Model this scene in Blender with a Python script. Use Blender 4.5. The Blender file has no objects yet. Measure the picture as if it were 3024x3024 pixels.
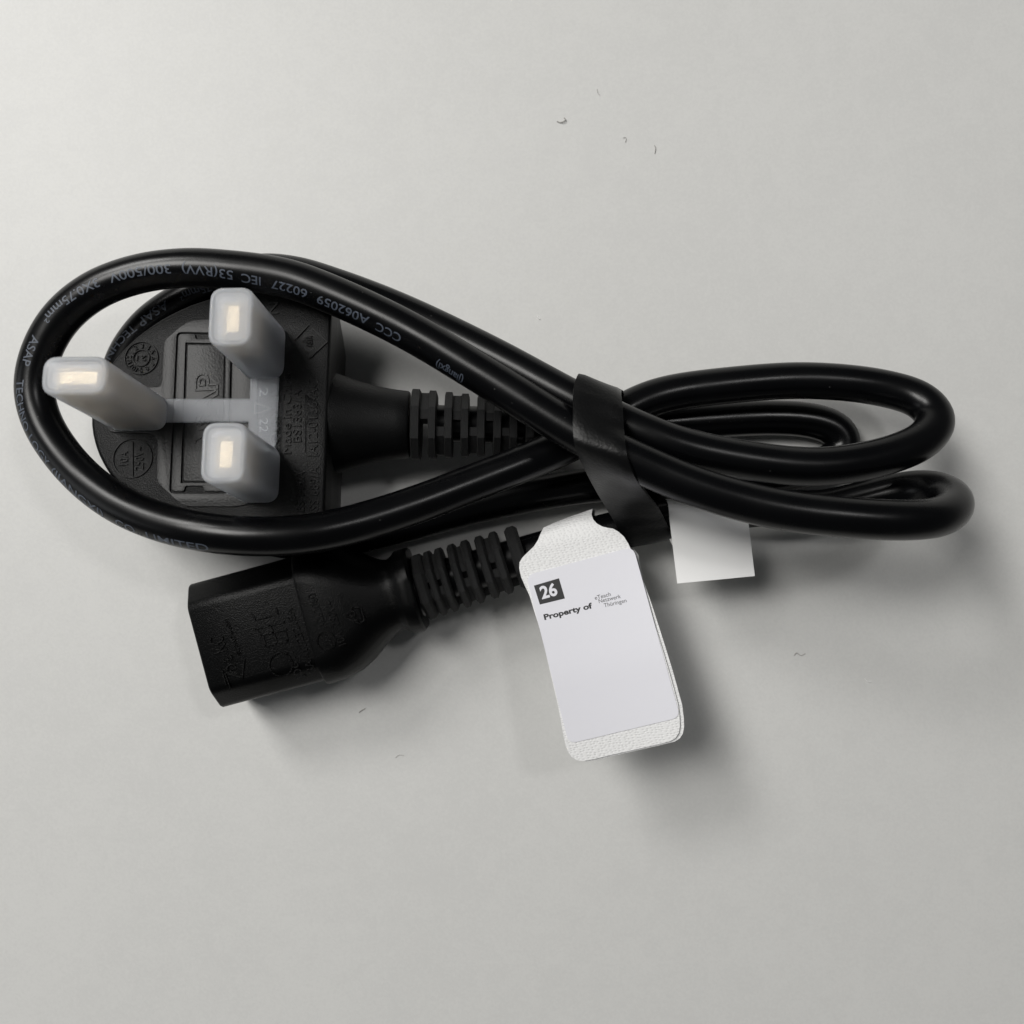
import bpy, bmesh, math, random
from mathutils import Vector, Matrix

random.seed(4)
SC = bpy.context.scene
COL = SC.collection
MM = 0.001

# ------------------------------------------------------------------ camera
F, CC, H = 3032.0, 1512.0, 203.0          # focal length in photo pixels, centre, camera height (mm)
cam_d = bpy.data.cameras.new('camera')
cam = bpy.data.objects.new('camera', cam_d)
COL.objects.link(cam)
cam.location = (0, 0, H * MM)
cam_d.sensor_width = 36.0
cam_d.lens = 36.0 * F / 3024.0
cam_d.clip_start = 0.005
cam_d.clip_end = 50.0
cam_d.dof.use_dof = True
cam_d.dof.focus_distance = 0.184
cam_d.dof.aperture_fstop = 20.0
SC.camera = cam

# ------------------------------------------------------------------ world, lamps, exposure
W = bpy.data.worlds.new('World')
SC.world = W
W.use_nodes = True
bg = W.node_tree.nodes['Background']
bg.inputs['Color'].default_value = (0.95, 0.98, 1.0, 1)
bg.inputs['Strength'].default_value = 0.055


def area(name, loc, target, sx, sy, power, colour):
    d = bpy.data.lights.new(name, 'AREA')
    d.shape = 'RECTANGLE'
    d.size, d.size_y = sx, sy
    d.energy = power
    d.color = colour
    o = bpy.data.objects.new(name, d)
    COL.objects.link(o)
    o.location = loc
    o.rotation_euler = (Vector(target) - Vector(loc)).to_track_quat('-Z', 'Y').to_euler()
    return o


area('ceiling_lamp', (-0.445, 0.31, 0.86), (0, 0, 0), 0.30, 0.40, 6.5, (1.0, 0.985, 0.955))
area('far_ceiling_lamp', (-0.82, 0.92, 0.95), (0, 0, 0), 0.42, 0.34, 9.6, (1.0, 0.985, 0.96))
area('right_ceiling_lamp', (0.36, 0.29, 0.90), (0, 0, 0), 0.11, 0.09, 0.95, (1.0, 0.99, 0.98))
area('window_light', (-0.75, -0.06, 0.26), (0, 0, 0), 0.44, 0.30, 0.5, (0.97, 0.99, 1.0))

SC.view_settings.view_transform = 'Standard'
SC.view_settings.look = 'None'
SC.view_settings.exposure = 0.0
SC.view_settings.gamma = 1.0
SC.view_settings.use_curve_mapping = False


# ------------------------------------------------------------------ helpers
def P(u, v, z):
    """photo pixel + height above the table (mm) -> point in mm"""
    d = H - z
    return Vector(((u - CC) / F * d, -(v - CC) / F * d, z))


def proj(p):
    d = H - p.z
    return (CC + p.x / d * F, CC - p.y / d * F)


def to_local(M, u, v, h):
    """photo pixel -> x, y on the plane z = h of the local frame M (mm)"""
    inv = M.inverted()
    o = inv @ Vector((0, 0, H))
    d = inv @ P(u, v, 0) - o
    k = (h - o.z) / d.z
    q = o + d * k
    return q.x, q.y


def scaled(M):
    """mm frame -> metre frame"""
    R = M.copy()
    R.translation = M.translation * MM
    return R


def link(name, me, mat=None, parent=None, basis=None):
    o = bpy.data.objects.new(name, me)
    COL.objects.link(o)
    if mat is not None and me is not None and len(me.materials) == 0:
        me.materials.append(mat)
    if parent is not None:
        o.parent = parent
    if basis is not None:
        o.matrix_basis = basis
    return o


def mesh_of(name, verts, faces, smooth=35, uvs=None):
    me = bpy.data.meshes.new(name)
    me.from_pydata([(v[0] * MM, v[1] * MM, v[2] * MM) for v in verts], [], faces)
    me.update()
    if smooth:
        me.shade_smooth()
        me.set_sharp_from_angle(angle=math.radians(smooth))
    return me


def bm_mesh(name, bm, smooth=35):
    bmesh.ops.scale(bm, vec=(MM, MM, MM), verts=bm.verts)
    bmesh.ops.recalc_face_normals(bm, faces=bm.faces)
    me = bpy.data.meshes.new(name)
    bm.to_mesh(me)
    bm.free()
    if smooth:
        me.shade_smooth()
        me.set_sharp_from_angle(angle=math.radians(smooth))
    return me


def loft(rings, cap0=True, cap1=True, closed_path=False):
    """rings of equal point counts -> verts, faces"""
    n = len(rings[0])
    V = [p for r in rings for p in r]
    Fc = []
    m = len(rings)
    for i in range(m if closed_path else m - 1):
        a, b = i * n, ((i + 1) % m) * n
        for k in range(n):
            k2 = (k + 1) % n
            Fc.append((a + k, a + k2, b + k2, b + k))
    if not closed_path:
        if cap0:
            Fc.append(tuple(range(n - 1, -1, -1)))
        if cap1:
            Fc.append(tuple((m - 1) * n + k for k in range(n)))
    return V, Fc


def round_poly(pts, r, seg=4):
    """2D polygon with its corners rounded; r a number or list"""
    out = []
    n = len(pts)
    for i in range(n):
        p0, p, p1 = Vector(pts[i - 1]), Vector(pts[i]), Vector(pts[(i + 1) % n])
        a, b = (p0 - p), (p1 - p)
        rr = r[i] if isinstance(r, (list, tuple)) else r
        la, lb = a.length, b.length
        t = min(rr, la * 0.49, lb * 0.49)
        A, B = p + a.normalized() * t, p + b.normalized() * t
        for k in range(seg + 1):
            f = k / seg
            q = A * (1 - f) ** 2 + p * 2 * f * (1 - f) + B * f * f
            out.append((q.x, q.y))
    return out


def rrect(w, d, r, seg=5):
    return round_poly([(-w / 2, -d / 2), (w / 2, -d / 2), (w / 2, d / 2), (-w / 2, d / 2)], r, seg)


def plate(name, loops, z0, z1, bev=0.0):
    """solid plate from 2D loops (first outer, further ones holes), optional bevelled top"""
    cu = bpy.data.curves.new('tmp', 'CURVE')
    cu.dimensions = '2D'
    cu.fill_mode = 'BOTH'
    for lp in loops:
        s = cu.splines.new('POLY')
        s.points.add(len(lp) - 1)
        for k, q in enumerate(lp):
            s.points[k].co = (q[0], q[1], 0, 1)
        s.use_cyclic_u = True
    half = (z1 - z0) / 2
    cu.extrude = max(half - bev, 0.0001)
    if bev:
        cu.bevel_depth = bev
        cu.bevel_resolution = 2
        cu.offset = -bev
    o = bpy.data.objects.new('tmp', cu)
    COL.objects.link(o)
    dg = bpy.context.evaluated_depsgraph_get()
    me = bpy.data.meshes.new_from_object(o.evaluated_get(dg))
    bpy.data.objects.remove(o)
    bpy.data.curves.remove(cu)
    bm = bmesh.new()
    bm.from_mesh(me)
    bpy.data.meshes.remove(me)
    bmesh.ops.remove_doubles(bm, verts=bm.verts, dist=1e-4)
    for v in bm.verts:
        v.co.z += z0 + half
    return bm_mesh(name, bm, 40)


_CAP = [None]


def text2d(s, bold=0.0, spacing=1.0):
    """flat bmesh of a string, scaled so that capital height is 1; returns bm, width"""
    cu = bpy.data.curves.new('tmp', 'FONT')
    cu.body = s
    cu.offset = bold
    cu.space_character = spacing
    cu.resolution_u = 4
    cu.fill_mode = 'BOTH'
    o = bpy.data.objects.new('tmp', cu)
    COL.objects.link(o)
    dg = bpy.context.evaluated_depsgraph_get()
    me = bpy.data.meshes.new_from_object(o.evaluated_get(dg))
    bpy.data.objects.remove(o)
    bpy.data.curves.remove(cu)
    bm = bmesh.new()
    bm.from_mesh(me)
    bpy.data.meshes.remove(me)
    if _CAP[0] is None:
        _CAP[0] = 1.0
        b, w, _ = text2d('H')
        ys = [v.co.y for v in b.verts]
        _CAP[0] = max(ys) - min(ys)
        b.free()
    xs = [v.co.x for v in bm.verts]
    x0, x1 = (min(xs), max(xs)) if xs else (0, 1)
    for v in bm.verts:
        v.co.x = (v.co.x - x0) / _CAP[0]
        v.co.y = v.co.y / _CAP[0]
        v.co.z = 0
    bmesh.ops.remove_doubles(bm, verts=bm.verts, dist=1e-4)
    return bm, (x1 - x0) / _CAP[0], None


def map_text(bm, w, p0, p1, cap):
    """stretch text so it runs p0 -> p1 (2D) with capital height cap (letters stand left of travel)"""
    p0, p1 = Vector(p0), Vector(p1)
    d = (p1 - p0)
    up = Vector((-d.y, d.x)).normalized() * cap
    for v in bm.verts:
        q = p0 + d * (v.co.x / w) + up * v.co.y
        v.co.x, v.co.y = q.x, q.y


def solid(bm, z0, z1):
    """flat bmesh -> prism between z0 and z1"""
    for v in bm.verts:
        v.co.z = z0
    r = bmesh.ops.extrude_face_region(bm, geom=bm.faces[:])
    for e in r['geom']:
        if isinstance(e, bmesh.types.BMVert):
            e.co.z = z1


def merge(bms):
    out = bmesh.new()
    for b in bms:
        t = bpy.data.meshes.new('t')
        b.to_mesh(t)
        b.free()
        out.from_mesh(t)
        bpy.data.meshes.remove(t)
    return out


def ring2d(cx, cy, r, t, n=40):
    return [[(cx + r * math.cos(a * 2 * math.pi / n), cy + r * math.sin(a * 2 * math.pi / n)) for a in range(n)],
            [(cx + (r - t) * math.cos(a * 2 * math.pi / n), cy + (r - t) * math.sin(a * 2 * math.pi / n)) for a in range(n)]]


def stroke_bm(pts, w, z0, z1, closed=False):
    """raised line along 2D points"""
    bm = bmesh.new()
    n = len(pts)
    for i in range(n if closed else n - 1):
        a, b = Vector(pts[i]), Vector(pts[(i + 1) % n])
        d = (b - a)
        if d.length < 1e-6:
            continue
        t = d.normalized() * (w * 0.5)
        s = Vector((-t.y, t.x))
        a2, b2 = a - t * 0.6, b + t * 0.6
        q = [a2 - s, b2 - s, b2 + s, a2 + s]
        lo = [bm.verts.new((p.x, p.y, z0)) for p in q]
        hi = [bm.verts.new((p.x, p.y, z1)) for p in q]
        bm.faces.new(hi)
        for k in range(4):
            bm.faces.new((lo[k], lo[(k + 1) % 4], hi[(k + 1) % 4], hi[k]))
    return bm


def catmull(pts, step=0.5):
    """smooth dense polyline through 3D points (centripetal), equal spacing"""
    q = [Vector(p) for p in pts]
    q = [q[0] * 2 - q[1]] + q + [q[-1] * 2 - q[-2]]
    out = []
    for i in range(1, len(q) - 2):
        p0, p1, p2, p3 = q[i - 1], q[i], q[i + 1], q[i + 2]
        t0 = 0.0
        t1 = t0 + max((p1 - p0).length, 1e-6) ** 0.5
        t2 = t1 + max((p2 - p1).length, 1e-6) ** 0.5
        t3 = t2 + max((p3 - p2).length, 1e-6) ** 0.5
        for k in range(24):
            t = t1 + (t2 - t1) * k / 24
            A1 = p0 * ((t1 - t) / (t1 - t0)) + p1 * ((t - t0) / (t1 - t0))
            A2 = p1 * ((t2 - t) / (t2 - t1)) + p2 * ((t - t1) / (t2 - t1))
            A3 = p2 * ((t3 - t) / (t3 - t2)) + p3 * ((t - t2) / (t3 - t2))
            B1 = A1 * ((t2 - t) / (t2 - t0)) + A2 * ((t - t0) / (t2 - t0))
            B2 = A2 * ((t3 - t) / (t3 - t1)) + A3 * ((t - t1) / (t3 - t1))
            out.append(B1 * ((t2 - t) / (t2 - t1)) + B2 * ((t - t1) / (t2 - t1)))
    out.append(q[-2])
    return resample(out, step)


def resample(pts, step):
    L = [0.0]
    for a, b in zip(pts, pts[1:]):
        L.append(L[-1] + (b - a).length)
    n = max(2, int(L[-1] / step))
    out, j = [], 0
    for k in range(n + 1):
        s = L[-1] * k / n
        while j < len(L) - 2 and L[j + 1] < s:
            j += 1
        f = (s - L[j]) / max(L[j + 1] - L[j], 1e-9)
        out.append(pts[j].lerp(pts[j + 1], f))
    return out


def smooth_path(pts, it):
    q = [p.copy() for p in pts]
    for _ in range(it):
        r = [q[0]] + [(q[i - 1] + q[i] * 2 + q[i + 1]) * 0.25 for i in range(1, len(q) - 1)] + [q[-1]]
        q = r
    return q


# ------------------------------------------------------------------ materials
def new_mat(name):
    m = bpy.data.materials.new(name)
    m.use_nodes = True
    nt = m.node_tree
    b = nt.nodes['Principled BSDF']
    return m, nt, b


def plastic(name, col, rough, bump_scale=None, bump=0.0, spec=0.5, detail=3.0, dist=0.0001, rough_var=0.0, speck=False):
    m, nt, b = new_mat(name)
    b.inputs['Base Color'].default_value = (*col, 1)
    b.inputs['Roughness'].default_value = rough
    b.inputs['Specular IOR Level'].default_value = spec
    tc = nt.nodes.new('ShaderNodeTexCoord')
    if bump_scale:
        n = nt.nodes.new('ShaderNodeTexNoise')
        n.inputs['Scale'].default_value = bump_scale
        n.inputs['Detail'].default_value = detail
        nt.links.new(tc.outputs['Object'], n.inputs['Vector'])
        bp = nt.nodes.new('ShaderNodeBump')
        bp.inputs['Strength'].default_value = bump
        bp.inputs['Distance'].default_value = dist
        nt.links.new(n.outputs['Fac'], bp.inputs['Height'])
        nt.links.new(bp.outputs['Normal'], b.inputs['Normal'])
    if rough_var:
        n2 = nt.nodes.new('ShaderNodeTexNoise')
        n2.inputs['Scale'].default_value = 90.0
        n2.inputs['Detail'].default_value = 6.0
        nt.links.new(tc.outputs['Object'], n2.inputs['Vector'])
        mr = nt.nodes.new('ShaderNodeMapRange')
        mr.inputs['From Min'].default_value = 0.3
        mr.inputs['From Max'].default_value = 0.7
        mr.inputs['To Min'].default_value = rough - rough_var
        mr.inputs['To Max'].default_value = rough + rough_var
        nt.links.new(n2.outputs['Fac'], mr.inputs['Value'])
        nt.links.new(mr.outputs['Result'], b.inputs['Roughness'])
    if speck:
        # sparse pale dust specks stuck to the black plastic
        vo = nt.nodes.new('ShaderNodeTexVoronoi')
        vo.inputs['Scale'].default_value = 240.0
        nt.links.new(tc.outputs['Object'], vo.inputs['Vector'])
        r = nt.nodes.new('ShaderNodeValToRGB')
        r.color_ramp.elements[0].position = 0.0
        r.color_ramp.elements[0].color = (0.09, 0.09, 0.088, 1)
        r.color_ramp.elements[1].position = 0.035
        r.color_ramp.elements[1].color = (*col, 1)
        nt.links.new(vo.outputs['Distance'], r.inputs['Fac'])
        nt.links.new(r.outputs['Color'], b.inputs['Base Color'])
    return m


M_cable = plastic('cable_pvc', (0.0012, 0.0013, 0.0017), 0.275, 260.0, 0.12, 0.26, 4.0, 0.0002, 0.05, True)
M_plug = plastic('moulded_plug_plastic', (0.0035, 0.0037, 0.0039), 0.38, 5000.0, 0.9, 0.18, 2.0, 0.00012)
M_plugsmooth = plastic('smooth_plug_plastic', (0.0055, 0.0058, 0.006), 0.36, 2600.0, 0.45, 0.23, 5.0, 0.0001)
M_conn = plastic('moulded_connector_plastic', (0.0010, 0.0011, 0.0012), 0.33, 5000.0, 0.5, 0.14, 2.0, 0.00012)
M_rib = plastic('moulded_rib_plastic', (0.0045, 0.0047, 0.005), 0.54, 5000.0, 1.0, 0.46, 2.0, 0.00012)
M_strap = plastic('rubber_strap', (0.0030, 0.0031, 0.0033), 0.42, 1900.0, 0.5, 0.25, 4.0, 0.00012, 0.08)
M_print = plastic('grey_ink', (0.060, 0.072, 0.095), 0.5)
M_ink = plastic('black_ink', (0.018, 0.018, 0.019), 0.6)
M_greyink = plastic('grey_thermal_ink', (0.07, 0.07, 0.075), 0.6)
M_slot = plastic('dark_socket', (0.004, 0.004, 0.004), 0.7)
M_paper = plastic('label_paper', (0.70, 0.70, 0.745), 0.55, 700.0, 0.25, 0.4, 5.0, 0.0001)
M_flag = plastic('flag_paper', (0.88, 0.88, 0.875), 0.5, 500.0, 0.2, 0.4, 5.0, 0.0001)
M_white_ink = plastic('paper_in_print', (0.70, 0.70, 0.745), 0.55)
M_lint = plastic('lint', (0.36, 0.35, 0.33), 0.8)
M_lintpale = plastic('pale_lint', (0.85, 0.85, 0.84), 0.8)


def brass_mat():
    m, nt, b = new_mat('brass')
    b.inputs['Base Color'].default_value = (0.97, 0.76, 0.47, 1)
    b.inputs['Metallic'].default_value = 1.0
    b.inputs['Roughness'].default_value = 0.44
    return m


M_brass = brass_mat()


def frosted_mat(name, clear, rough):
    """frosted polythene of the pin cover: scatters and lets blurred light through"""
    m, nt, b = new_mat(name)
    N, L = nt.nodes, nt.links
    out = N['Material Output']
    b.inputs['Base Color'].default_value = (0.85, 0.875, 0.92, 1)
    b.inputs['Roughness'].default_value = 0.32
    tr = N.new('ShaderNodeBsdfTranslucent')
    tr.inputs['Color'].default_value = (0.85, 0.875, 0.92, 1)
    rf = N.new('ShaderNodeBsdfRefraction')
    rf.inputs['Color'].default_value = (0.96, 0.97, 0.98, 1)
    rf.inputs['Roughness'].default_value = rough
    rf.inputs['IOR'].default_value = 1.08
    m1 = N.new('ShaderNodeMixShader')
    m1.inputs['Fac'].default_value = 0.45
    L.new(b.outputs[0], m1.inputs[1])
    L.new(tr.outputs[0], m1.inputs[2])
    m2 = N.new('ShaderNodeMixShader')
    m2.inputs['Fac'].default_value = clear
    L.new(m1.outputs[0], m2.inputs[1])
    L.new(rf.outputs[0], m2.inputs[2])
    L.new(m2.outputs[0], out.inputs['Surface'])
    return m


M_frost = frosted_mat('frosted_polythene', 0.56, 0.20)
M_web = frosted_mat('thin_clear_polythene', 0.74, 0.10)


def fabric_mat():
    """white non-woven ribbon with small pressed oval pits"""
    m, nt, b = new_mat('nonwoven_fabric')
    N, L = nt.nodes, nt.links
    tc = N.new('ShaderNodeTexCoord')
    mp = N.new('ShaderNodeMapping')
    mp.inputs['Rotation'].default_value = (0, 0, math.radians(-15))
    mp.inputs['Scale'].default_value = (1000.0, 1750.0, 1.0)
    L.new(tc.outputs['Object'], mp.inputs['Vector'])
    vo = N.new('ShaderNodeTexVoronoi')
    vo.inputs['Scale'].default_value = 1.3
    vo.inputs['Randomness'].default_value = 0.6
    vo.voronoi_dimensions = '2D'
    L.new(mp.outputs['Vector'], vo.inputs['Vector'])
    cr = N.new('ShaderNodeValToRGB')
    cr.color_ramp.elements[0].position = 0.12
    cr.color_ramp.elements[0].color = (0, 0, 0, 1)
    cr.color_ramp.elements[1].position = 0.40
    cr.color_ramp.elements[1].color = (1, 1, 1, 1)
    L.new(vo.outputs['Distance'], cr.inputs['Fac'])
    bp = N.new('ShaderNodeBump')
    bp.inputs['Strength'].default_value = 0.45
    bp.inputs['Distance'].default_value = 0.00012
    L.new(cr.outputs['Color'], bp.inputs['Height'])
    L.new(bp.outputs['Normal'], b.inputs['Normal'])
    no = N.new('ShaderNodeTexNoise')
    no.inputs['Scale'].default_value = 450.0
    no.inputs['Detail'].default_value = 4.0
    L.new(tc.outputs['Object'], no.inputs['Vector'])
    # thin melted pits are greyer where the noise makes them deep
    mu = N.new('ShaderNodeMath')
    mu.operation = 'MULTIPLY_ADD'
    mu.inputs[1].default_value = 0.6
    L.new(no.outputs['Fac'], mu.inputs[0])
    L.new(cr.outputs['Color'], mu.inputs[2])
    c2 = N.new('ShaderNodeValToRGB')
    c2.color_ramp.elements[0].position = 0.15
    c2.color_ramp.elements[0].color = (0.60, 0.61, 0.60, 1)
    c2.color_ramp.elements[1].position = 0.55
    c2.color_ramp.elements[1].color = (0.74, 0.74, 0.74, 1)
    L.new(mu.outputs[0], c2.inputs['Fac'])
    L.new(c2.outputs['Color'], b.inputs['Base Color'])
    b.inputs['Roughness'].default_value = 0.6
    return m


M_fabric = fabric_mat()


def table_mat():
    """matt off-white laminate: faint uneven orange-peel and very faint handling smudges"""
    m, nt, b = new_mat('white_laminate')
    N, L = nt.nodes, nt.links
    tc = N.new('ShaderNodeTexCoord')

    def noise(scale, detail, rough):
        n = N.new('ShaderNodeTexNoise')
        n.inputs['Scale'].default_value = scale
        n.inputs['Detail'].default_value = detail
        n.inputs['Roughness'].default_value = rough
        n.inputs['Distortion'].default_value = 0.6
        L.new(tc.outputs['Object'], n.inputs['Vector'])
        return n

    fine, mid, big = noise(1500.0, 4.0, 0.6), noise(210.0, 5.0, 0.6), noise(28.0, 4.0, 0.55)
    a1 = N.new('ShaderNodeMath'); a1.operation = 'MULTIPLY_ADD'; a1.inputs[1].default_value = 0.55
    L.new(mid.outputs['Fac'], a1.inputs[0])
    L.new(fine.outputs['Fac'], a1.inputs[2])
    a2 = N.new('ShaderNodeMath'); a2.operation = 'MULTIPLY_ADD'; a2.inputs[1].default_value = 0.45
    L.new(big.outputs['Fac'], a2.inputs[0])
    L.new(a1.outputs[0], a2.inputs[2])
    cr = N.new('ShaderNodeValToRGB')
    cr.color_ramp.elements[0].position = 0.75
    cr.color_ramp.elements[0].color = (0.580, 0.580, 0.567, 1)
    cr.color_ramp.elements[1].position = 1.0
    cr.color_ramp.elements[1].color = (0.610, 0.610, 0.595, 1)
    hs = N.new('ShaderNodeMath'); hs.operation = 'MULTIPLY'; hs.inputs[1].default_value = 0.875
    L.new(a2.outputs[0], hs.inputs[0])
    L.new(hs.outputs[0], cr.inputs['Fac'])
    L.new(cr.outputs['Color'], b.inputs['Base Color'])
    bp = N.new('ShaderNodeBump')
    bp.inputs['Strength'].default_value = 0.16
    bp.inputs['Distance'].default_value = 0.0001
    L.new(a1.outputs[0], bp.inputs['Height'])
    L.new(bp.outputs['Normal'], b.inputs['Normal'])
    b.inputs['Roughness'].default_value = 0.5
    return m


M_table = table_mat()

# ------------------------------------------------------------------ table top
TS = 900.0
tv = [(-TS, -TS, 0), (TS, -TS, 0), (TS, TS, 0), (-TS, TS, 0), (-TS, -TS, -22), (TS, -TS, -22), (TS, TS, -22), (-TS, TS, -22)]
table = link('table_top', mesh_of('table_top', tv, [(0, 1, 2, 3), (7, 6, 5, 4), (0, 4, 5, 1), (1, 5, 6, 2), (2, 6, 7, 3), (3, 7, 4, 0)], 0), M_table)
table['kind'] = 'structure'

# ------------------------------------------------------------------ the power cord
cord = bpy.data.objects.new('power_cord', None)
COL.objects.link(cord)
cord.empty_display_size = 0.01
cord['label'] = 'black mains power cord coiled in loops with three-pin plug and appliance connector'
cord['category'] = 'power cord'

R_CABLE = 3.4
CABLE_PX = [
    # from the plug to the right, small lower loop
    (1290, 1250, 12.6), (1440, 1255, 12.3), (1585, 1262, 11.0), (1700, 1266, 8.6), (1850, 1260, 6.0), (2080, 1243, 4.2), (2280, 1234, 3.7), (2400, 1243, 3.6),
    (2468, 1268, 3.6), (2494, 1308, 3.6), (2468, 1352, 3.6), (2385, 1388, 3.6), (2200, 1412, 3.7), (2000, 1430, 4.2), (1850, 1426, 5.0),
    # left along the bottom, round under the plug
    (1715, 1437, 5.6), (1443, 1485, 5.8), (1204, 1547, 5.4), (1000, 1592, 5.0), (850, 1598, 4.8), (700, 1565, 4.8), (560, 1495, 5.0), (440, 1395, 6.0),
    (368, 1280, 7.6), (348, 1170, 9.0), (364, 1070, 10.0), (429, 970, 11.0), (508, 908, 11.8), (620, 850, 12.6), (760, 805, 13.6), (870, 812, 14.8), (985, 846, 16.2),
    # up across the middle, right big loop
    (1172, 917, 17.8), (1443, 1046, 21.0), (1704, 1186, 24.5), (1838, 1250, 25.8), (1900, 1277, 26.4), (2009, 1318, 26.8), (2172, 1354, 26.6), (2389, 1378, 25.6),
    (2530, 1366, 24.4), (2655, 1334, 22.6), (2735, 1292, 20.4), (2764, 1238, 17.8), (2722, 1184, 15.4), (2607, 1146, 13.4), (2389, 1124, 12.4), (2172, 1136, 12.6), (1960, 1166, 13.6),
    (1870, 1200, 14.8), (1770, 1262, 16.2), (1665, 1318, 17.2), (1552, 1366, 18.2),
    # left along the bottom, big loop lying on the plug, back across the middle
    (1400, 1425, 20.2), (1226, 1491, 23.0), (1033, 1551, 26.4), (900, 1577, 28.3), (760, 1584, 29.0), (598, 1570, 28.4), (470, 1540, 26.6), (359, 1493, 24.6),
    (262, 1425, 22.6), (185, 1343, 21.2), (124, 1245, 20.4), (101, 1150, 20.2), (118, 1050, 20.4), (175, 945, 20.9), (272, 862, 21.6), (400, 811, 22.2), (543, 791, 22.6),
    (679, 797, 22.9), (815, 815, 23.2), (900, 838, 23.6), (1172, 959, 25.2), (1443, 1118, 27.4), (1688, 1270, 29.6), (1790, 1322, 30.6), (1900, 1373, 31.2),
    # right upper-front loop turning down and back to the connector
    (2063, 1441, 32.0), (2280, 1500, 33.0), (2498, 1528, 33.4), (2670, 1536, 32.6), (2770, 1527, 30.0), (2815, 1499, 26.0), (2806, 1465, 21.5), (2750, 1444, 17.4),
    (2677, 1446, 14.0), (2560, 1471, 11.2), (2430, 1499, 9.4), (2280, 1499, 8.8), (2120, 1516, 9.2), (1970, 1530, 9.7), (1846, 1556, 9.9), (1700, 1593, 9.7), (1547, 1637, 9.6), (1300, 1707, 9.5),
]
path = smooth_path(catmull([P(*q) for q in CABLE_PX], 0.5), 14)
# tube with parallel-transported frame
def tube(path, r, n=28, var=0.0):
    rings = []
    prev = None
    for i, p in enumerate(path):
        t = (path[min(i + 1, len(path) - 1)] - path[max(i - 1, 0)]).normalized()
        if prev is None:
            nrm = Vector((0, 0, 1))
        else:
            nrm = prev
        nrm = (nrm - t * nrm.dot(t)).normalized()
        prev = nrm
        b = t.cross(nrm)
        rings.append([p + nrm * (r * math.cos(a * 2 * math.pi / n)) + b * (r * math.sin(a * 2 * math.pi / n)) for a in range(n)])
    return loft(rings)


cv, cf = tube(resample(path, 0.8), R_CABLE)
cable = link('cable', mesh_of('cable', cv, cf, 60), M_cable, cord)
cable['label'] = 'smooth black round cable with grey printed lettering'

# printed lettering on the cable, one mesh per word
PPROJ = [proj(p) for p in path]
STEP = (path[1] - path[0]).length
CAMP = Vector((0, 0, H))


def nearest(u, v, lo, hi):
    best, bi = 1e18, lo
    for i in range(lo, hi):
        d = (PPROJ[i][0] - u) ** 2 + (PPROJ[i][1] - v) ** 2
        if d < best:
            best, bi = d, i
    return bi


def idx_of(k):
    """path index closest to control point k"""
    q = P(*CABLE_PX[k])
    return min(range(len(path)), key=lambda i: (path[i] - q).length)


def frame(i, rev):
    t = (path[min(i + 2, len(path) - 1)] - path[max(i - 2, 0)]).normalized()
    if rev:
        t = -t
    n = CAMP - path[i]
    n = (n - t * n.dot(t)).normalized()
    return t, n, n.cross(t)          # tangent, towards camera, left of travel


def cable_word(s, a, b, lo, hi, rev, cap=1.55, bold=0.0):
    ends = []
    for (u, v) in (a, b):
        i = nearest(u, v, lo, hi)
        t, n, l = frame(i, rev)
        q = proj(path[i] + l)
        du, dv = q[0] - PPROJ[i][0], q[1] - PPROJ[i][1]
        off = ((u - PPROJ[i][0]) * du + (v - PPROJ[i][1]) * dv) / (du * du + dv * dv)
        ends.append((i, math.asin(max(-0.84, min(0.84, off / R_CABLE)))))
    bm, w, _ = text2d(s, bold)
    for y in (-0.2, 0.0, 0.2, 0.4, 0.6, 0.8, 1.0):
        bmesh.ops.bisect_plane(bm, geom=bm.verts[:] + bm.edges[:] + bm.faces[:], plane_co=(0, y, 0), plane_no=(0, 1, 0))
    nx = max(4, int(w * 2))
    for k in range(1, nx):
        bmesh.ops.bisect_plane(bm, geom=bm.verts[:] + bm.edges[:] + bm.faces[:], plane_co=(w * k / nx, 0, 0), plane_no=(1, 0, 0))
    for v in bm.verts:
        f = v.co.x / w
        fi = ends[0][0] + (ends[1][0] - ends[0][0]) * f
        i = int(max(lo, min(hi - 2, math.floor(fi))))
        fr = fi - i
        c = path[i].lerp(path[i + 1], fr)
        t, n, l = frame(i, rev)
        phi = ends[0][1] + (ends[1][1] - ends[0][1]) * f + (v.co.y - 0.5) * cap / R_CABLE
        v.co = c + (n * math.cos(phi) + l * math.sin(phi)) * (R_CABLE + 0.035)
    me = bm_mesh('printed_lettering', bm, 0)
    link('printed_lettering', me, M_print, cable)


# index ranges of the two left loops on the path
kA0 = min(range(len(CABLE_PX)), key=lambda k: (CABLE_PX[k][0] - 1033) ** 2 + (CABLE_PX[k][1] - 1551) ** 2)
kA1 = min(range(len(CABLE_PX)), key=lambda k: (CABLE_PX[k][0] - 1688) ** 2 + (CABLE_PX[k][1] - 1270) ** 2)
loA, hiA = idx_of(kA0), idx_of(kA1)
WORDS = [('CCC', (1196, 1008), (1126, 970)), ('A062059', (1101, 955), (952, 888)), ('60227', (924, 876), (818, 842)),
         ('IEC', (788, 834), (728, 822)), ('53(RVV)', (701, 815), (560, 793)), ('300/500V', (527, 792), (340, 817)),
         ('3X0.75mm\u00b2', (310, 824), (138, 939)), ('ASAP', (112, 985), (76, 1078)), ('TECHNO', (60, 1126), (88, 1286)), ('LOGY', (96, 1300), (152, 1388)), ('(JIANGXI)', (166, 1404), (322, 1534)),
         ('CO.,', (362, 1550), (432, 1582)), ('LIMITED', (446, 1588), (633, 1620)), ('(jiangxi)', (1372, 1128), (1298, 1080))]
for s, a, b in WORDS:
    cable_word(s, a, b, loA, hiA, True, 1.52, 0.008)
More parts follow.
